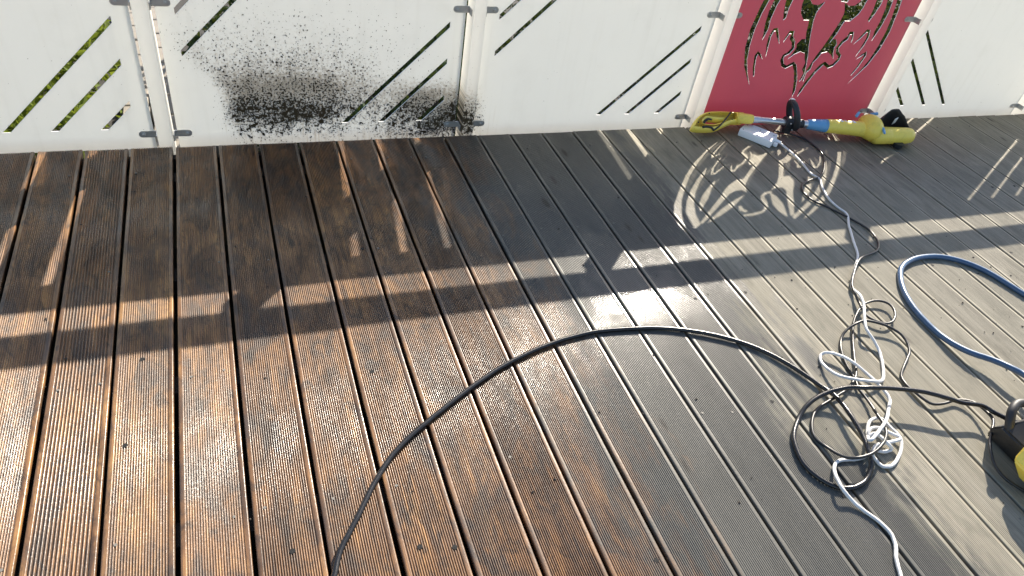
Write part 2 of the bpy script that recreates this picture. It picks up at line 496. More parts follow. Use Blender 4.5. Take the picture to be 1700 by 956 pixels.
def board_mesh(width, nr, depth, length, seed):
    r = random.Random(seed)
    pr = board_profile(width, nr, depth)
    n = len(pr); NY = 7
    vs, fs = [], []
    for j in range(NY + 1):
        yy = -length * (1 - j / NY)
        dx = r.uniform(-.0008, .0008) if 0 < j < NY else 0; dz = r.uniform(-.0006, .0006)
        for (a, b) in pr:
            zz = b
            if j == NY and b > -0.02: zz -= 0.0012
            vs.append((a + dx, yy, zz + dz))
    for j in range(NY):
        for i in range(n - 1):
            a = j * n + i
            fs.append((a, a + 1, a + n + 1, a + n))
        fs.append((j * n + n - 1, j * n, (j + 1) * n, (j + 1) * n + n - 1))
    fs.append(tuple(NY * n + i for i in range(n)))
    fs.append(tuple(i for i in range(n - 1, -1, -1)))
    me = bpy.data.meshes.new('board')
    me.from_pydata(vs, [], fs); me.materials.append(M['deck'])
    me.polygons.foreach_set('use_smooth', [True] * (len(fs) - 2) + [False, False])
    me.update()
    return me
BL = 4.3
MESH = [board_mesh(0.1405, 21, 0.0028, BL, 1), board_mesh(0.1415, 22, 0.0026, BL, 2), board_mesh(0.1395, 22, 0.0027, BL, 3), board_mesh(0.1410, 22, 0.0025, BL, 4)]
MIDM = [board_mesh(0.1410, 22, 0.0021, BL, 5), board_mesh(0.1420, 22, 0.0020, BL, 6)]
MIDF = [board_mesh(0.1412, 22, 0.0016, BL, 15), board_mesh(0.1422, 22, 0.0017, BL, 16)]
FINE = [board_mesh(0.1415, 22, 0.0013, BL, 7), board_mesh(0.1425, 22, 0.0012, BL, 8), board_mesh(0.1405, 21, 0.0014, BL, 10), board_mesh(0.1420, 23, 0.0012, BL, 12)]
COARSE = board_mesh(0.1390, 15, 0.0042, BL, 9)
bm = bmesh.new(); add_cyl(bm, (0, 0, -0.004), (0, 0, 0.0012), 0.0040, 0.0036, 12)
SC_ME = bpy.data.meshes.new('screw'); bm.to_mesh(SC_ME); bm.free(); SC_ME.materials.append(M['screw'])
bm = bmesh.new(); bmesh.ops.create_cone(bm, cap_ends=True, segments=14, radius1=0.0058, radius2=0.0062, depth=0.004)
HO_ME = bpy.data.meshes.new('screw_hole'); bm.to_mesh(HO_ME); bm.free(); HO_ME.materials.append(M['dark'])
BOARDS = {}
for i in range(-11, 37):
    me = COARSE if i == -2 else (MESH[(i * 7 + 3) % 4] if i < 6 else MIDM[i % 2] if i < 8 else MIDF[i % 2] if i < 12 else FINE[(i * 5 + 1) % 4])
    o = bpy.data.objects.new('board', me); link(o, deck)
    xc = X0 + PITCH * (i + 0.5) + rnd.uniform(-.0013, .0013)
    if i == -1: xc -= 0.0018
    if i == 0: xc += 0.0018
    o.location = (xc, edge_y(xc) + rnd.uniform(-.004, .003), rnd.uniform(-.0012, .0012))
    o.rotation_euler = (0, rnd.uniform(-.004, .004), rnd.uniform(-.0006, .0006))
    BOARDS[i] = o
    for yj in (0.44, 0.97, 1.42, 1.88, 2.44):
        for s in (-1, 1):
            if rnd.random() < 0.70: continue
            hole = rnd.random() < 0.13 and yj < 2
            c = bpy.data.objects.new('screw_hole' if hole else 'screw', HO_ME if hole else SC_ME)
            link(c, o)
            c.location = (s * 0.045 + rnd.uniform(-.006, .006), yj - o.location.y + rnd.uniform(-.015, .015), -0.0018 if hole else -0.0010)
for (hx, hy) in ((0.011, 0.849), (0.281, 0.787), (0.357, 0.766), (0.279, 1.33), (0.355, 1.877), (0.805, 0.612), (-0.30, 1.50), (-0.33, 1.22)):
    o = BOARDS[math.floor((hx - X0) / PITCH)]
    c = bpy.data.objects.new('screw_hole', HO_ME); link(c, o)
    c.location = (hx - o.location.x, hy - o.location.y, -0.0016)
# joists and fascia under the boards
for k, yj in enumerate((-1.4, -0.9, -0.46, 0.0, 0.44, 0.97, 1.42, 1.88, 2.44)):
    bm = bmesh.new(); add_box(bm, -1.9, 5.3, yj - 0.03, yj + 0.03, -0.17, -BT - 0.006)
    bm_obj('joist', bm, M['joist'], deck)
bm = bmesh.new(); add_box(bm, -1.9, 5.3, -0.055, -0.025, -0.44, -BT + 0.004)
bm_obj('fascia', bm, M['joist'], deck, loc=(0, FY, 0), rot=(0, 0, FRZ))

# ------------------------------------------------------------------ fence
fence = empty('panel_fence', (0, FY, 0), FRZ)
tag(fence, 'white sheet-panel fence with slots and one red emblem panel along the deck edge', 'fence')
TH = 0.0032; PY = 0.103
def cut_panel(x0, x1, z0, z1, holes, mat, edge_mat, label=None, origin=None):
    W, H = x1 - x0, z1 - z0
    verts = [Vector((0, 0)), Vector((W, 0)), Vector((W, H)), Vector((0, H))]
    faces = [[0, 1, 2, 3]]
    for h in holes:
        a = sum(h[k][0] * h[(k + 1) % len(h)][1] - h[(k + 1) % len(h)][0] * h[k][1] for k in range(len(h)))
        if a < 0: h = h[::-1]
        s = len(verts)
        verts += [Vector((min(max(q[0] - x0, 0.004), W - 0.004), min(max(q[1] - z0, 0.004), H - 0.004))) for q in h]
        faces.append(list(range(s, s + len(h))))
    vo, eo, fo, ov, oe, of = delaunay_2d_cdt(verts, [], faces, 1, 1e-6)
    tri = [f for f, o in zip(fo, of) if list(o) == [0]]
    n = len(vo)
    V = [(v.x, -TH / 2, v.y) for v in vo] + [(v.x, TH / 2, v.y) for v in vo]
    F, MI = [], []
    cnt = {}
    for f in tri:
        f = list(f)
        F.append(tuple(f)); MI.append(0)
        F.append(tuple(q + n for q in reversed(f))); MI.append(0)
        for k in range(3):
            a, b = f[k], f[(k + 1) % 3]
            cnt.setdefault((min(a, b), max(a, b)), []).append((a, b))
    for k, l in cnt.items():
        if len(l) == 1:
            a, b = l[0]
            F.append((b, a, a + n, b + n)); MI.append(1)
    me = bpy.data.meshes.new('panel'); me.from_pydata(V, [], F)
    me.materials.append(mat); me.materials.append(edge_mat)
    me.polygons.foreach_set('material_index', MI)
    me.validate(); me.update()
    bmx = bmesh.new(); bmx.from_mesh(me); bmesh.ops.recalc_face_normals(bmx, faces=bmx.faces); bmx.to_mesh(me); bmx.free()
    o = bpy.data.objects.new('panel', me); link(o, fence)
    o.location = (x0, PY, z0)
    if label: o['label'] = label
    return o
SLW = 0.025
def slots(x0, x1, zc=0.379, mirror=False):
    hs = []
    for tipz in (0.452, 0.300, 0.138):
        xt = x1 - 0.060; zb = 0.022
        q = [(xt, tipz), (xt, tipz - SLW), (xt - (tipz - SLW - zb), zb), (xt - (tipz - zb), zb)]
        hs.append(q)
        cx = (x0 + x1) / 2
        hs.append([(2 * cx - a, 2 * zc - b) for a, b in q])
    if mirror:
        hs = [[(x0 + x1 - a, b) for a, b in q] for q in hs]
    return hs
# eagle-like emblem, left half in a 800 px per metre layout, mirrored about its axis
EM = [
 [(234,66),(190,102),(157,143),(133,190),(121,255),(113,330),(120,400),(145,470),(180,520),(205,555),(170,500),(147,450),(135,390),(131,330),(137,270),(150,210),(176,152),(207,102)],
 [(260,80),(227,117),(192,157),(174,207),(167,258),(171,310),(184,370),(191,330),(186,290),(190,240),(203,196),(234,140),(273,93)],
 [(250,150),(230,182),(225,220),(234,260),(245,292),(252,285),(249,250),(254,205)],
 [(268,100),(281,97),(300,138),(322,190),(332,218),(350,233),(378,236),(404,222),(390,246),(384,262),(386,295),(398,340),(415,395),(430,430),(440,465),(450,500),(449,530),(442,540),(446,502),(432,487),(434,460),(420,440),(412,420),(385,413),(360,425),(338,446),(352,425),(360,400),(355,385),(368,366),(385,365),(392,378),(378,340),(372,310),(366,290),(340,290),(315,265),(306,240),(303,212),(288,165)],
 [(292,92),(334,121),(370,156),(388,190),(402,214),(366,190),(328,152)],
 [(206,516),(190,480),(177,432),(184,414),(200,425),(219,447),(200,432),(189,424),(186,440),(196,480),(208,512)],
 [(231,440),(214,390),(209,355),(217,326),(234,324),(250,350),(271,386),(246,356),(231,333),(222,334),(217,358),(221,390)],
 [(285,380),(287,360),(297,334),(315,334),(320,355),(337,372),(348,402),(336,422),(317,433),(317,447),(329,466),(345,473),(374,457),(392,470),(410,500),(427,535),(440,580),(439,610),(417,540),(396,495),(375,468),(345,483),(324,474),(307,450),(308,429),(327,416),(337,400),(327,377),(311,364),(309,343),(299,343)],
]
EMC = [
 [(425,113),(430,119),(465,121),(498,129),(504,145),(496,163),(477,184),(469,200),(480,216),(510,219),(511,211),(490,207),(482,198),(489,186),(508,164),(515,143),(506,121),(468,112)],
 [(392,160),(404,142),(432,129),(439,134),(417,143),(402,159)],
]
def inflate(q, d):
    n = len(q); A = sum(q[k][0] * q[(k + 1) % n][1] - q[(k + 1) % n][0] * q[k][1] for k in range(n))
    sg = 1 if A > 0 else -1
    out = []
    for k in range(n):
        p0, p1, p2 = Vector(q[k - 1]), Vector(q[k]), Vector(q[(k + 1) % n])
        e1 = (p1 - p0).normalized(); e2 = (p2 - p1).normalized()
        nv = Vector((e1.y + e2.y, -(e1.x + e2.x)))
        nv = nv.normalized() if nv.length > 0.35 else Vector((0, 0))
        out.append(tuple(p1 + nv * d * sg))
    return out
EM = [inflate(q, 1.7) for q in EM]; EMC = [inflate(q, 2.2) for q in EMC]
def em(q, mir): return [(2.150 + ((904 - a) if mir else a) / 800.0, 0.85 - b / 800.0) for a, b in q]
emblem = [em(q, False) for q in EM] + [em(q, True) for q in EM] + [em(q, False) for q in EMC]
# shared tail point: keep mirrored halves apart
PX = [-1.445, -0.248, 0.950, 2.122, 3.288, 4.455]     # post centres
ZB, ZT = -0.063, 0.832
def ext(k): return PX[k] + 0.041, PX[k + 1] - 0.041
x0, x1 = ext(0); cut_panel(x0, x1, ZB, ZT, slots(x0, x1), M['white'], M['edge'], 'clean white slotted panel at the left end')
x0, x1 = ext(1); cut_panel(x0, x1, ZB, ZT, slots(x0, x1), M['white'], M['edge'], 'white slotted panel spattered with black mud')
x0, x1 = ext(2); cut_panel(x0, x1, ZB, ZT, slots(x0, x1), M['white'], M['edge'], 'white slotted panel left of the red one')
x0, x1 = ext(3); cut_panel(x0, x1, ZB, ZT, emblem, M['red'], M['edge'], 'red panel with cut-out spread eagle emblem')
x0, x1 = ext(4); cut_panel(x0, x1, ZB, ZT, slots(x0, x1, mirror=True), M['white'], M['edge'], 'white panel with mirrored slots right of the red one')
for k, px in enumerate(PX):
    bm = bmesh.new(); add_box(bm, px - 0.026, px + 0.026, 0.045, 0.135, GZ - 0.05, 0.906, 0.004, 2)
    bm_obj('post', bm, M['post'], fence, smooth=True)
bm = bmesh.new(); add_box(bm, PX[0] - 0.6, PX[-1] + 0.6, 0.042, 0.105, 0.9062, 0.968, 0.005, 2)
bm_obj('rail', bm, M['post'], fence, smooth=True)
# clamps: rounded steel tab on the panel, bent forward along the side of the post
def clamp_mesh(s):
    bm = bmesh.new()
    pts = [(-0.040, -0.013), (0.006, -0.013), (0.006, 0.013), (-0.040, 0.013)]
    arc = [(-0.040 + 0.013 * math.cos(math.radians(a)), 0.013 * math.sin(math.radians(a))) for a in range(90, 271, 20)]
    prof = [(0.0085, -0.013), (0.0085, 0.013)] + arc
    f = [bm.verts.new((s * a, -0.0045, b)) for a, b in prof]
    b_ = [bm.verts.new((s * a, -0.0003, b)) for a, b in prof]
    n = len(prof)
    bm.faces.new(f); bm.faces.new(b_[::-1])
    for i in range(n): bm.faces.new((f[i], b_[i], b_[(i + 1) % n], f[(i + 1) % n]))
    xa, xb = sorted((s * 0.0086, s * 0.0128))
    add_box(bm, xa, xb, -0.042, -0.0004, -0.013, 0.013, 0.0008, 1)
    bmesh.ops.recalc_face_normals(bm, faces=bm.faces)
    me = bpy.data.meshes.new('clamp'); bm.to_mesh(me); bm.free(); me.materials.append(M['steel']); return me
CL = {1: clamp_mesh(1), -1: clamp_mesh(-1)}
bm = bmesh.new()
add_cyl(bm, (0, -0.0046, 0), (0, -0.0066, 0), 0.0085, 0.0085, 16)
add_cyl(bm, (0, -0.0066, 0), (0, -0.0125, 0), 0.0058, 0.0050, 6)
bmesh.ops.recalc_face_normals(bm, faces=bm.faces)
BO_ME = bpy.data.meshes.new('bolt'); bm.to_mesh(BO_ME); bm.free(); BO_ME.materials.append(M['steel'])
for k in range(5):
    a, b = ext(k)
    for (xe, s) in ((b, 1), (a, -1)):
        for z in (0.0, 0.502, 0.757):
            c = bpy.data.objects.new('clamp', CL[s]); link(c, fence)
            c.location = (xe + s * 0.0005, PY - TH / 2, z)
            d = bpy.data.objects.new('bolt', BO_ME); link(d, c); d.location = (-s * 0.036, 0, 0)
            d.rotation_euler = (0, rnd.uniform(0, 1), 0)

# ------------------------------------------------------------------ planting beyond the fence
def shrub(name, label, cx, cy, rx, ry, ztop, n, mat, size, seed):
    r = random.Random(seed)
    root = empty(name, (cx, cy, GZ)); tag(root, label, 'shrub', 'low shrubs growing behind the fence')
    vs, fs = [], []
    H = ztop - GZ
    k = 0
    while k < n:
        u, v, w = r.uniform(-1, 1), r.uniform(-1, 1), r.uniform(0, 1)
        lump = 0.80 + 0.20 * math.sin(u * rx * 9 + seed) * math.cos(v * ry * 7 + 2 * seed)
        if (u ** 4 + v ** 4) > 1 or w > lump * (1 - 0.45 * max(abs(u), abs(v)) ** 3): continue
        if r.random() > 0.35 + 0.65 * w: continue
        c = Vector((u * rx, v * ry, 0.03 + w * H))
        d = Vector((r.gauss(0, 1), r.gauss(0, 1), r.gauss(0.2, 0.8))).normalized()
        s = d.orthogonal().normalized(); s.rotate(Matrix.Rotation(r.uniform(0, 6.28), 3, d)); t_ = d.cross(s)
        L = size * r.uniform(0.7, 1.35); Wd = L * r.uniform(0.30, 0.42)
        b = len(vs)
        vs += [c - s * L * .5, c + t_ * Wd * .5 + d * .1 * L, c + s * L * .5, c - t_ * Wd * .5 + d * .1 * L]
        fs += [(b, b + 1, b + 2), (b, b + 2, b + 3)]
        k += 1
    mesh_obj('foliage', vs, fs, mat, root)
    bm = bmesh.new()
    for q in range(5):
        a = r.uniform(0, 6.28); e = Vector((math.cos(a) * rx * .5, math.sin(a) * ry * .5, H * r.uniform(.5, .8)))
        add_cyl(bm, (e.x * .2, e.y * .2, 0), e, 0.010, 0.004, 6)
    bm_obj('stem', bm, M['stem'], root)
shrub('leafy_shrub', 'sunlit yellow-green shrub behind the clean left panel', -1.16, 3.75, 0.66, 0.82, 0.18, 6400, M['leaf_sunlit'], 0.065, 3)
shrub('leafy_shrub', 'shade-darkened green shrub behind the mud-spattered white panel', 0.68, 3.85, 0.88, 0.85, 0.19, 6000, M['leaf_shaded'], 0.07, 5)
shrub('leafy_shrub', 'shade-darkened green shrub behind the white panel left of the red one', 2.20, 3.85, 0.92, 0.85, 0.14, 6000, M['leaf_shaded'], 0.06, 8)
shrub('leafy_shrub', 'shade-darkened green shrub behind the red emblem panel', 3.85, 3.90, 0.98, 0.90, 0.17, 6400, M['leaf_shaded'], 0.07, 11)
shrub('leafy_shrub', 'shade-darkened green shrub behind the right-hand white panel', 5.60, 3.90, 1.00, 0.90, 0.17, 6400, M['leaf_shaded'], 0.07, 13)

# ------------------------------------------------------------------ hoses and cords
def cable(name, pts, r, mat, label, cat, seg=10, n=6):
    base = Vector(pts[0]); base.z = 0
    jr = random.Random(len(pts))
    sp = [q - base + Vector((jr.uniform(-.0005, .0005), jr.uniform(-.0005, .0005), 0)) for q in spline(pts, n)]
    v, f = tube(sp, r, seg)
    o = mesh_obj(name, v, f, mat, smooth=True, loc=base)
    return tag(o, label, cat)
HOSE = [(0.076,0.742,0.008),(0.088,0.765,0.008),(0.109,0.818,0.008),(0.154,0.882,0.008),(0.222,0.980,0.008),(0.290,1.054,0.008),(0.384,1.120,0.008),(0.526,1.205,0.008),(0.656,1.270,0.008),(0.809,1.320,0.008),(0.961,1.342,0.008),(1.106,1.332,0.008),(1.226,1.308,0.008),(1.354,1.255,0.009),(1.466,1.177,0.008),(1.537,1.080,0.010),(1.584,0.974,0.012),(1.592,0.921,0.021),(1.578,0.847,0.030),(1.562,0.778,0.030),(1.540,0.727,0.030),(1.523,0.691,0.021),(1.485,0.661,0.012),(1.434,0.649,0.010),(1.390,0.661,0.008),(1.357,0.695,0.008),(1.341,0.745,0.008),(1.354,0.802,0.008),(1.380,0.845,0.008),(1.433,0.891,0.008),(1.486,0.921,0.022),(1.549,0.934,0.035),(1.613,0.929,0.050),(1.668,0.905,0.065),(1.759,0.883,0.063),(1.844,0.853,0.062),(1.907,0.816,0.060),(1.949,0.790,0.056),(2.011,0.768,0.052),(2.036,0.734,0.049),(2.074,0.697,0.045)]
CORD = [(2.495,2.482,0.006),(2.562,2.446,0.006),(2.617,2.382,0.006),(2.618,2.275,0.006),(2.587,2.207,0.006),(2.505,2.106,0.006),(2.438,2.062,0.006),(2.358,2.039,0.006),(2.303,2.008,0.006),(2.276,1.956,0.006),(2.280,1.896,0.006),(2.315,1.844,0.006),(2.342,1.794,0.006),(2.365,1.751,0.006),(2.386,1.698,0.006),(2.390,1.654,0.006),(2.371,1.595,0.006),(2.339,1.556,0.006),(2.297,1.533,0.006),(2.221,1.512,0.013),(2.158,1.478,0.020),(2.097,1.428,0.019),(2.041,1.374,0.017),(2.013,1.323,0.016),(1.989,1.270,0.017),(1.973,1.223,0.017),(1.979,1.192,0.018),(2.009,1.167,0.018),(2.045,1.169,0.018),(2.085,1.196,0.018),(2.107,1.236,0.018),(2.097,1.263,0.018),(2.059,1.276,0.018),(2.002,1.266,0.018),(1.943,1.233,0.018),(1.890,1.188,0.012),(1.836,1.122,0.006),(1.786,1.059,0.009),(1.740,0.999,0.012),(1.709,0.973,0.013),(1.654,0.945,0.014),(1.600,0.930,0.010),(1.512,0.906,0.006),(1.461,0.865,0.006),(1.436,0.820,0.006),(1.449,0.782,0.006),(1.457,0.735,0.024),(1.476,0.712,0.042),(1.522,0.710,0.046),(1.573,0.725,0.050),(1.624,0.755,0.040),(1.657,0.792,0.030),(1.676,0.840,0.021),(1.695,0.890,0.012),(1.704,0.943,0.009),(1.724,0.985,0.006),(1.739,1.039,0.005),(1.768,1.101,0.006),(1.806,1.146,0.006),(1.841,1.168,0.018),(1.885,1.179,0.030),(1.931,1.184,0.030),(1.967,1.167,0.030),(2.006,1.141,0.025),(2.027,1.105,0.020),(2.020,1.065,0.016),(1.993,1.029,0.013),(1.930,0.986,0.009),(1.895,0.956,0.005),(1.879,0.916,0.009),(1.882,0.880,0.012),(1.895,0.838,0.013),(1.930,0.826,0.013),(1.994,0.826,0.014),(2.026,0.808,0.022),(2.034,0.777,0.030),(2.017,0.722,0.040),(1.967,0.683,0.038),(1.922,0.645,0.035),(1.895,0.596,0.025),(1.900,0.555,0.015),(1.932,0.513,0.006),(1.950,0.489,0.006)]
WHITE = [(2.419,2.391,0.022),(2.438,2.340,0.012),(2.448,2.262,0.006),(2.440,2.180,0.006),(2.423,2.101,0.006),(2.435,2.047,0.006),(2.401,1.988,0.006),(2.369,1.906,0.006),(2.363,1.842,0.006),(2.370,1.783,0.006),(2.323,1.717,0.006),(2.293,1.668,0.006),(2.248,1.594,0.007),(2.209,1.528,0.006),(2.144,1.468,0.006),(2.082,1.412,0.007),(2.041,1.365,0.006),(2.003,1.299,0.034),(1.980,1.252,0.034),(1.933,1.194,0.034),(1.898,1.144,0.034),(1.902,1.103,0.020),(1.900,1.064,0.006),(1.866,1.011,0.006),(1.830,0.969,0.007),(1.793,0.948,0.016),(1.749,0.949,0.026),(1.704,0.966,0.026),(1.657,0.992,0.026),(1.650,1.031,0.016),(1.660,1.071,0.006),(1.681,1.097,0.007),(1.701,1.088,0.020),(1.732,1.061,0.023),(1.747,1.026,0.026),(1.773,0.992,0.012),(1.779,0.947,0.012),(1.779,0.903,0.012),(1.767,0.875,0.012),(1.724,0.845,0.029),(1.662,0.800,0.046),(1.610,0.772,0.046),(1.557,0.749,0.046),(1.593,0.782,0.016),(1.628,0.817,0.016),(1.661,0.828,0.016),(1.684,0.819,0.016),(1.686,0.789,0.016),(1.689,0.759,0.016),(1.682,0.735,0.011),(1.648,0.705,0.006),(1.601,0.682,0.006),(1.569,0.687,0.006),(1.565,0.711,0.006),(1.557,0.724,0.020),(1.585,0.742,0.024),(1.626,0.739,0.028),(1.674,0.742,0.028),(1.653,0.769,0.028),(1.634,0.790,0.028),(1.606,0.792,0.028),(1.589,0.776,0.020),(1.607,0.774,0.030),(1.611,0.737,0.036),(1.637,0.727,0.010),(1.612,0.726,0.006),(1.582,0.738,0.006),(1.547,0.728,0.006),(1.508,0.725,0.006),(1.459,0.734,0.006),(1.430,0.724,0.006),(1.397,0.690,0.020),(1.381,0.646,0.026),(1.396,0.614,0.012),(1.413,0.583,0.006),(1.430,0.549,0.006),(1.437,0.513,0.006),(1.425,0.482,0.006),(1.399,0.451,0.006),(1.378,0.414,0.006),(1.366,0.392,0.006)]
BLUE = [(2.779,1.085,0.011),(2.744,1.194,0.011),(2.728,1.258,0.011),(2.706,1.331,0.011),(2.667,1.392,0.011),(2.610,1.437,0.011),(2.550,1.460,0.011),(2.475,1.466,0.011),(2.403,1.454,0.011),(2.335,1.424,0.011),(2.288,1.381,0.011),(2.244,1.323,0.011),(2.211,1.255,0.011),(2.191,1.178,0.011),(2.187,1.101,0.011),(2.188,1.031,0.020),(2.207,0.972,0.030),(2.246,0.919,0.040),(2.263,0.872,0.050),(2.275,0.836,0.055)]
HOSE = HOSE + [(2.11, 0.675, 0.05), (2.16, 0.66, 0.055)]
cable('pressure_hose', HOSE, 0.0070, M['hose_black'], 'thick black pressure hose curving in a wide arc across the deck', 'hose', 12)
cable('power_cord', CORD, 0.0046, M['cord_black'], 'thin black power cord looping from the white socket strip to the pressure washer', 'cord')
cable('extension_cord', WHITE, 0.0050, M['cord_white'], 'white extension cord with a tangled knot running to the bottom edge', 'cord')
BLUE = [(2.95, 0.30, 0.011), (2.87, 0.75, 0.011)] + BLUE + [(2.265, 0.80, 0.065), (2.235, 0.765, 0.075), (2.20, 0.735, 0.080)]
cable('garden_hose', BLUE, 0.0105, M['hose_blue'], 'blue garden hose lying in a loop at the right edge', 'hose', 14)

# ------------------------------------------------------------------ white socket strip
st = empty('socket_strip', (2.352, 2.427, 0.0), math.radians(-54)); tag(st, 'white plastic socket strip lying against the trimmer shaft', 'socket strip')
bm = bmesh.new(); add_box(bm, -0.082, 0.082, -0.047, 0.047, 0.0005, 0.036, 0.0035, 2)
bm_obj('housing', bm, M['strip'], st, smooth=True)
bm = bmesh.new(); add_box(bm, -0.045, 0.078, 0.030, 0.0475, 0.0365, 0.0385, 0.0008, 1)
bm_obj('rim', bm, M['strip'], st, smooth=True)
for sx in (-0.068, 0.0, 0.068):
    for sy in (-0.036, 0.024):
        bm = bmesh.new(); add_cyl(bm, (sx, sy, 0.034), (sx, sy, 0.0368), 0.0026, 0.0026, 10)
        bm_obj('screw', bm, M['black'], st)
bm = bmesh.new(); add_cyl(bm, (0.078, 0.018, 0.020), (0.112, 0.020, 0.018), 0.0095, 0.0070, 14)
bm_obj('cord_grip', bm, M['strip'], st, smooth=True)
bm = bmesh.new(); add_box(bm, 0.084, 0.104, -0.012, 0.004, 0.001, 0.020, 0.003, 2)
bm_obj('cord_clip', bm, M['strip'], st, smooth=True)

# ------------------------------------------------------------------ grass trimmer
tm = empty('grass_trimmer', (2.65, 2.45, 0)); tag(tm, 'yellow and blue electric grass trimmer lying on the deck before the red panel', 'trimmer')
TO = Vector((2.65, 2.45, 0))
def tl(*p): return Vector(p) - TO
NK = (2.335, 2.500, 0.066)
H_OUT = [(2.0038, 2.492), (2.0261, 2.5166), (2.0605, 2.541), (2.0991, 2.5562), (2.1421, 2.5621), (2.2028, 2.5609), (2.2583, 2.5559), (2.3188, 2.5513), (2.3272, 2.5381), (2.3178, 2.5157), (2.3043, 2.503), (2.2749, 2.5024), (2.2421, 2.503), (2.2145, 2.4968), (2.1762, 2.4843), (2.1387, 2.4731), (2.1048, 2.4692), (2.0616, 2.4704), (2.02, 2.4749), (2.0041, 2.4818)]
H_HOLE = [(2.0702, 2.5037), (2.0788, 2.5144), (2.1021, 2.5263), (2.1242, 2.5217), (2.1618, 2.5154), (2.1931, 2.5126), (2.1648, 2.5041), (2.1295, 2.4975), (2.098, 2.4988)]
HB = 0.469
def smooth2(q, n=4): return [(v_.x, v_.y) for v_ in spline([(a_, b_, 0) for a_, b_ in q], n, closed=True)]
def pillow(name, outer, holes, layers, mat, lift):
    """flat moulded part with rounded rims, lying in the tilted plane z = lift + HB * y"""
    nv = Vector((0, -HB, 1)).normalized()
    V_, F_ = [], []
    loops = [(outer, -1)] + [(h_, 1) for h_ in holes]
    idx = []
    for (h, ins) in layers:
        row = []
        for q, sg in loops:
            qq = inflate(q, sg * ins) if ins else q
            st_ = len(V_)
            V_.extend([tl(a_, b_, lift + HB * b_) + nv * h for a_, b_ in qq])
            row.append((st_, len(qq), qq))
        idx.append(row)
    for r0_, r1_ in zip(idx, idx[1:]):
        for (a_, n_, _), (b_, _, _) in zip(r0_, r1_):
            for k in range(n_):
                l = (k + 1) % n_
                F_.append((a_ + k, a_ + l, b_ + l, b_ + k))
    for row in (idx[0], idx[-1]):
        vv, ff, mp = [], [], []
        for st_, n_, qq in row:
            s_ = len(vv); vv += [Vector(c_) for c_ in qq]; mp += list(range(st_, st_ + n_))
            A_ = sum(qq[k][0] * qq[(k + 1) % n_][1] - qq[(k + 1) % n_][0] * qq[k][1] for k in range(n_))
            lst = list(range(s_, s_ + n_)); ff.append(lst if A_ > 0 else lst[::-1])
        vo, eo, fo, ov, oe, of = delaunay_2d_cdt(vv, [], ff, 1, 1e-7)
        for f_, o_ in zip(fo, of):
            if list(o_) == [0] and all(len(ov[i_]) for i_ in f_):
                F_.append(tuple(mp[ov[i_][0]] for i_ in f_))
    bm = bmesh.new(); bv = [bm.verts.new(q) for q in V_]
    for f_ in F_:
        try: bm.faces.new([bv[i_] for i_ in f_])
        except ValueError: pass
    return bm_obj(name, bm, mat, tm, smooth=True)
pillow('rear_handle', smooth2(H_OUT), [smooth2(H_HOLE)], [(-0.020, 0.007), (-0.016, 0.002), (-0.009, 0.0), (0.009, 0.0), (0.015, 0.002), (0.0185, 0.0055), (0.0200, 0.010)], M['yellow'], -1.1297 + 0.0)
AX = Vector((0.9755, -0.222, -0.010)).normalized()
A0 = tl(2.325, 2.502, 0.066)
def ax(d, up=0.0, side=0.0): return A0 + AX * d + Vector((0, 0, up)) + Vector((0.222, 0.9755, 0)) * side
sp = [ax(-0.06), ax(-0.02), ax(0.012), ax(0.022)]
v, f = tube(spline(sp, 4), lambda t: 0.026 - 0.004 * t, 16); mesh_obj('handle_neck', v, f, M['yellow'], tm, smooth=True)
# trigger and cord hook
def hp(x, y, h=0.0): return tl(x, y, -1.1297 + HB * y) + Vector((0, -HB, 1)).normalized() * h
tg = [hp(2.074, 2.505, 0.010), hp(2.086, 2.515, 0.014), hp(2.105, 2.522, 0.016), hp(2.124, 2.519, 0.014)]
v, f = tube(spline(tg, 4), lambda t: 0.008 * (1 - 0.5 * t), 8); mesh_obj('trigger', v, f, M['black'], tm, smooth=True)
ch = [hp(2.050, 2.480, 0.020), hp(2.075, 2.479, 0.022), hp(2.098, 2.474, 0.021), hp(2.112, 2.466, 0.012)]
v, f = tube(spline(ch, 4), 0.0052, 8); mesh_obj('cord_hook', v, f, M['black'], tm, smooth=True)
cd = [hp(2.112, 2.466, 0.010), hp(2.142, 2.478, 0.021), hp(2.172, 2.497, 0.0225), hp(2.205, 2.520, 0.0225), hp(2.238, 2.545, 0.0215), hp(2.255, 2.558, 0.008)]
v, f = tube(spline(cd, 5), 0.0040, 8); mesh_obj('supply_cord', v, f, M['cord_black'], tm, smooth=True)
for hx_, hy_ in ((2.120, 2.548), (2.235, 2.512), (2.300, 2.528), (2.040, 2.505)):
    q = hp(hx_, hy_, 0.0195)
    bm = bmesh.new(); bmesh.ops.create_uvsphere(bm, u_segments=10, v_segments=6, radius=0.0032, matrix=Matrix.Translation(q))
    bm_obj('screw', bm, M['black'], tm, smooth=True)
bm = bmesh.new(); add_cyl(bm, ax(0.015), ax(0.335), 0.0155, 0.0155, 24); bm_obj('shaft', bm, M['alu'], tm, smooth=True)
bm = bmesh.new(); add_cyl(bm, ax(0.012), ax(0.062), 0.0185, 0.0165, 24); bm_obj('shaft_sleeve', bm, M['alu'], tm, smooth=True)
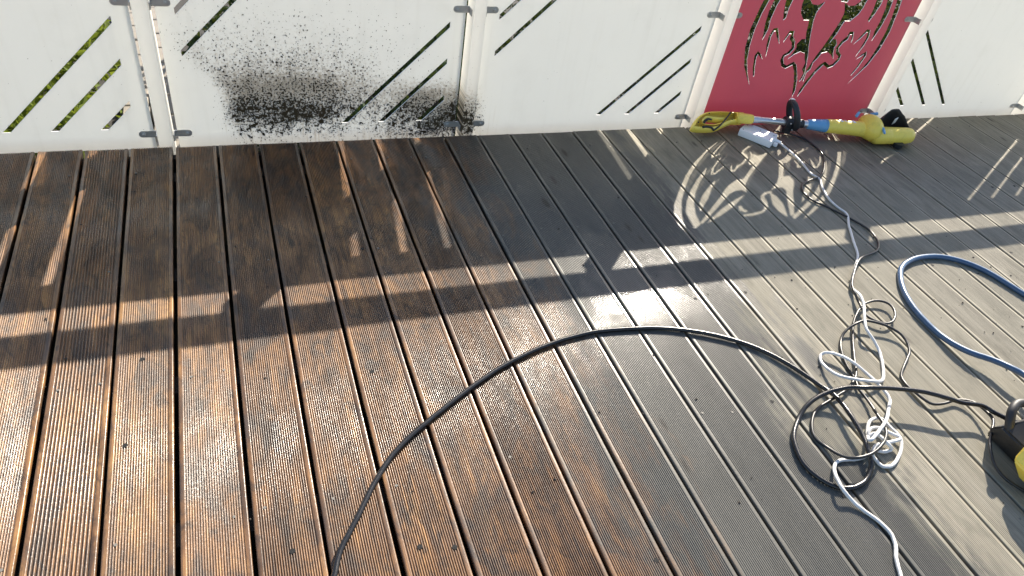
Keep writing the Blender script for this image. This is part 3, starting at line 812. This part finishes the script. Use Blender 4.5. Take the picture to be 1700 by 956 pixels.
# auxiliary loop handle
lc = ax(0.222)
pts = []
for k in range(16):
    a = 2 * math.pi * k / 16
    w_ = math.sin(a); s_ = math.cos(a)
    pts.append(lc + Vector((0, 0, 0.042 + 0.066 * w_)) + Vector((0.222, 0.9755, 0)) * (-0.004 + 0.048 * s_) - AX * (0.028 * w_))
v, f = tube(spline(pts, 4, closed=True), 0.0105, 14, closed=True, flat=(1.0, 1.5), up=AX)
lh = mesh_obj('loop_handle', v, f, M['black'], tm, smooth=True)
bm = bmesh.new(); add_cyl(bm, ax(0.195), ax(0.262), 0.029, 0.027, 24); add_cyl(bm, ax(0.255), ax(0.292), 0.022, 0.020, 20)
add_box(bm, lc.x - 0.020, lc.x + 0.020, lc.y - 0.014, lc.y + 0.014, lc.z - 0.052, lc.z + 0.030, 0.006, 2)
bm_obj('handle_clamp', bm, M['black'], tm, smooth=True)
for (i_, d_) in ((3, 0.0), (2, 0.0)):
    q = pts[i_]
    bm = bmesh.new(); add_box(bm, q.x - 0.009, q.x + 0.009, q.y - 0.010, q.y + 0.010, q.z + 0.0085, q.z + 0.0145, 0.003, 2)
    bm_obj('grip_button', bm, M['print_white'], tm, smooth=True)
for dx_, dz_ in ((-0.018, 0.010), (0.004, -0.024), (0.035, 0.022)):
    q = lc + Vector((dx_, -0.029, dz_))
    bm = bmesh.new(); bmesh.ops.create_uvsphere(bm, u_segments=10, v_segments=6, radius=0.0042, matrix=Matrix.Translation(q))
    bm_obj('screw', bm, M['alu'], tm, smooth=True)
bm = bmesh.new(); add_cyl(bm, ax(0.290), ax(0.318), 0.0195, 0.0205, 20); bm_obj('lock_ring', bm, M['alu'], tm, smooth=True)
prof = [(0.308, 0.018), (0.318, 0.023), (0.345, 0.026), (0.385, 0.029), (0.418, 0.032)]
def lathe(pr, seg=28):
    verts, faces = [], []
    s0 = Vector((0.222, 0.9755, 0)); u0 = AX.cross(s0)
    for d, r in pr:
        for k in range(seg):
            a = 2 * math.pi * k / seg
            verts.append(ax(d) + s0 * math.cos(a) * r + u0 * math.sin(a) * r)
    for i in range(len(pr) - 1):
        for k in range(seg):
            l = (k + 1) % seg
            faces.append((i * seg + k, i * seg + l, (i + 1) * seg + l, (i + 1) * seg + k))
    faces.append(tuple(range(seg))); faces.append(tuple((len(pr) - 1) * seg + k for k in range(seg - 1, -1, -1)))
    return verts, faces
v, f = lathe(prof); mesh_obj('blue_sleeve', v, f, M['blue'], tm, smooth=True)
prof = [(0.416, 0.031), (0.420, 0.0335), (0.47, 0.0340), (0.474, 0.0328), (0.478, 0.0340), (0.54, 0.0350), (0.60, 0.037), (0.66, 0.040)]
v, f = lathe(prof); mesh_obj('motor_housing', v, f, M['yellow'], tm, smooth=True)
for d0, d1 in ((0.48, 0.497), (0.510, 0.516), (0.548, 0.566)):
    q = ax((d0 + d1) / 2)
    bm = bmesh.new(); add_box(bm, q.x - (d1 - d0) / 2, q.x + (d1 - d0) / 2, q.y - 0.010, q.y + 0.010, q.z + 0.0335, q.z + 0.0360, 0.001, 1)
    bm_obj('print_patch', bm, M['print_white'], tm)
bm = bmesh.new(); add_cyl(bm, ax(0.652), ax(0.656), 0.0408, 0.0408, 28); bm_obj('seam_ring', bm, M['black'], tm, smooth=True)
# pivot joint and cutting head
jc = tl(2.972, 2.360, 0.070)
bm = bmesh.new()
bmesh.ops.create_uvsphere(bm, u_segments=28, v_segments=16, radius=1.0, matrix=Matrix.Translation(jc) @ Matrix.Rotation(math.radians(-12), 4, 'Z') @ Matrix.Diagonal((0.056, 0.080, 0.060, 1)))
bm_obj('pivot_housing', bm, M['yellow'], tm, smooth=True)
for (q, rz) in (((2.925, 2.425, 0.108), 0.6), ((2.978, 2.283, 0.094), 1.2), ((3.010, 2.405, 0.118), -0.5)):
    q = tl(*q)
    bm = bmesh.new(); add_box(bm, -0.019, 0.019, -0.007, 0.007, -0.005, 0.005, 0.003, 2)
    bm_obj('pivot_button', bm, M['blue'], tm, smooth=True, loc=q, rot=(0.5, -0.35, rz))
h0, h1 = tl(2.985, 2.318, 0.0475), tl(3.200, 2.295, 0.0475)
hd_ = (h1 - h0); hl = hd_.length; hd_.normalize()
pr = [(-0.03, 0.030), (0.0, 0.0430), (hl * .30, 0.0430), (hl * .32, 0.0415), (hl * .34, 0.0425), (hl * .85, 0.0405), (hl * .96, 0.037), (hl, 0.026)]
verts, faces = [], []
s0 = hd_.orthogonal().normalized(); u0 = hd_.cross(s0); sg = 28
for d, r in pr:
    for k in range(sg):
        a = 2 * math.pi * k / sg
        verts.append(h0 + hd_ * d + s0 * math.cos(a) * r + u0 * math.sin(a) * r)
for i in range(len(pr) - 1):
    for k in range(sg):
        l = (k + 1) % sg
        faces.append((i * sg + k, i * sg + l, (i + 1) * sg + l, (i + 1) * sg + k))
faces.append(tuple(range(sg))); faces.append(tuple((len(pr) - 1) * sg + k for k in range(sg - 1, -1, -1)))
mesh_obj('cutting_head', verts, faces, M['yellow'], tm, smooth=True)
bm = bmesh.new(); add_cyl(bm, tl(3.10, 2.262, 0.006), tl(3.10, 2.262, 0.030), 0.020, 0.026, 16); bm_obj('line_spool', bm, M['black'], tm, smooth=True)
# curved black guard behind the head
def hump(u):
    ks = [(0, .085), (.12, .135), (.28, .165), (.48, .166), (.68, .135), (.88, .085), (1, .045)]
    for (a, za), (b, zb) in zip(ks, ks[1:]):
        if u <= b + 1e-9:
            t = (u - a) / (b - a); t = t * t * (3 - 2 * t) * 0.5 + t * 0.5
            return za + (zb - za) * t
    return ks[-1][1]
gv, gf = [], []
NU, NV = 14, 8
for side in (0, 1):
    for i in range(NU + 1):
        for j in range(NV + 1):
            u = i / NU; w = j / NV
            x = 2.990 + 0.235 * u
            top = hump(u)
            z_ = 0.010 + (top - 0.010) * w
            y_ = 2.385 - 0.02 * u - 0.045 * (w ** 2) + 0.03 * math.sin(u * math.pi) + side * 0.0035
            gv.append(tl(x, y_, z_))
off_ = (NU + 1) * (NV + 1)
for i in range(NU):
    for j in range(NV):
        a = i * (NV + 1) + j
        gf.append((a, a + NV + 1, a + NV + 2, a + 1))
        gf.append((off_ + a, off_ + a + 1, off_ + a + NV + 2, off_ + a + NV + 1))
for i in range(NU):
    a = i * (NV + 1) + NV; gf.append((a, a + NV + 1, off_ + a + NV + 1, off_ + a))
    a = i * (NV + 1); gf.append((a + NV + 1, a, off_ + a, off_ + a + NV + 1))
for j in range(NV):
    gf.append((j + 1, j, off_ + j, off_ + j + 1))
    a = NU * (NV + 1) + j; gf.append((a, a + 1, off_ + a + 1, off_ + a))
mesh_obj('guard', gv, gf, M['black'], tm, smooth=True)
bm = bmesh.new(); add_box(bm, -0.010, 0.010, -0.0016, 0.0016, -0.026, 0.026, 0.001, 1)
bm_obj('guard_sticker', bm, M['print_white'], tm, loc=tl(3.122, 2.362, 0.098), rot=(0.42, -0.5, 0))

# ------------------------------------------------------------------ pressure washer at the right edge
pw = empty('pressure_washer', (2.12, 0.50, 0)); tag(pw, 'black and yellow pressure washer cut off by the right edge', 'pressure washer')
WO = Vector((2.12, 0.50, 0))
def wl(*p): return Vector(p) - WO
def hull_loft(rings, name, mat):
    n = len(rings[0]); verts = [q for r in rings for q in r]; faces = []
    for i in range(len(rings) - 1):
        for k in range(n):
            l = (k + 1) % n
            faces.append((i * n + k, i * n + l, (i + 1) * n + l, (i + 1) * n + k))
    faces.append(tuple(range(n - 1, -1, -1))); faces.append(tuple((len(rings) - 1) * n + k for k in range(n)))
    bm = bmesh.new(); vv = [bm.verts.new(q) for q in verts]
    for f_ in faces: bm.faces.new([vv[i] for i in f_])
    bmesh.ops.bevel(bm, geom=list(bm.edges), offset=0.006, segments=2, affect='EDGES')
    return bm_obj(name, bm, mat, pw, smooth=True)
def ring(z, xa, xb, ya, yb): return [wl(xa, ya, z), wl(xb, ya, z), wl(xb, yb, z), wl(xa, yb, z)]
hull_loft([ring(0.004, 1.990, 2.300, 0.300, 0.700), ring(0.060, 1.955, 2.320, 0.290, 0.690), ring(0.095, 1.945, 2.320, 0.290, 0.668), ring(0.150, 2.02, 2.30, 0.32, 0.640), ring(0.21, 2.07, 2.27, 0.34, 0.58)], 'lower_shell', M['black'])
arch = [wl(1.962, 0.650, 0.088), wl(1.966, 0.668, 0.112), wl(1.985, 0.690, 0.132), wl(2.020, 0.702, 0.138), wl(2.060, 0.690, 0.132), wl(2.080, 0.660, 0.120), wl(2.090, 0.625, 0.110)]
v, f = tube(spline(arch, 6), 0.0125, 12); mesh_obj('carry_handle', v, f, M['black'], pw, smooth=True)
hull_loft([ring(0.020, 1.937, 2.05, 0.31, 0.550), ring(0.080, 1.897, 2.05, 0.305, 0.578), ring(0.150, 1.940, 2.12, 0.32, 0.595), ring(0.235, 2.02, 2.16, 0.35, 0.57)], 'yellow_cover', M['yellow'])
for yy in (0.36, 0.62):
    bm = bmesh.new(); add_cyl(bm, wl(2.315, yy, 0.055), wl(2.350, yy, 0.055), 0.052, 0.052, 24); bm_obj('wheel', bm, M['black'], pw, smooth=True)
bm = bmesh.new(); add_cyl(bm, wl(2.19, 0.67, 0.080), wl(2.20, 0.735, 0.080), 0.016, 0.016, 16); bm_obj('water_inlet', bm, M['alu'], pw, smooth=True)
bm = bmesh.new(); add_cyl(bm, wl(2.16, 0.640, 0.055), wl(2.16, 0.690, 0.055), 0.014, 0.014, 16); bm_obj('hose_outlet', bm, M['alu'], pw, smooth=True)

# ------------------------------------------------------------------ crumbs of dirt on the deck
vs, fs = [], []
cr = random.Random(21)
spots = [(2.33 + cr.gauss(0, .5), 1.3 + cr.gauss(0, .35)) for _ in range(70)] + [(cr.uniform(-.6, 2.6), cr.uniform(.6, 2.5)) for _ in range(110)]
for (x_, y_) in spots:
    s = cr.choice((0.0015, 0.002, 0.0025, 0.004)); b = len(vs)
    for k in range(4):
        a = k * 1.571 + cr.uniform(-.5, .5); vs.append((x_ + math.cos(a) * s * cr.uniform(.7, 1.6), y_ + math.sin(a) * s * cr.uniform(.7, 1.6), 0.0012))
    vs.append((x_, y_, 0.0012 + s * 0.9))
    for k in range(4): fs.append((b + k, b + (k + 1) % 4, b + 4))
    fs.append((b + 3, b + 2, b + 1, b))
cb_ = mesh_obj('dirt_crumbs', vs, fs, M['crumb']); tag(cb_, 'small dark crumbs of dirt scattered over the deck', 'dirt', kind='stuff')
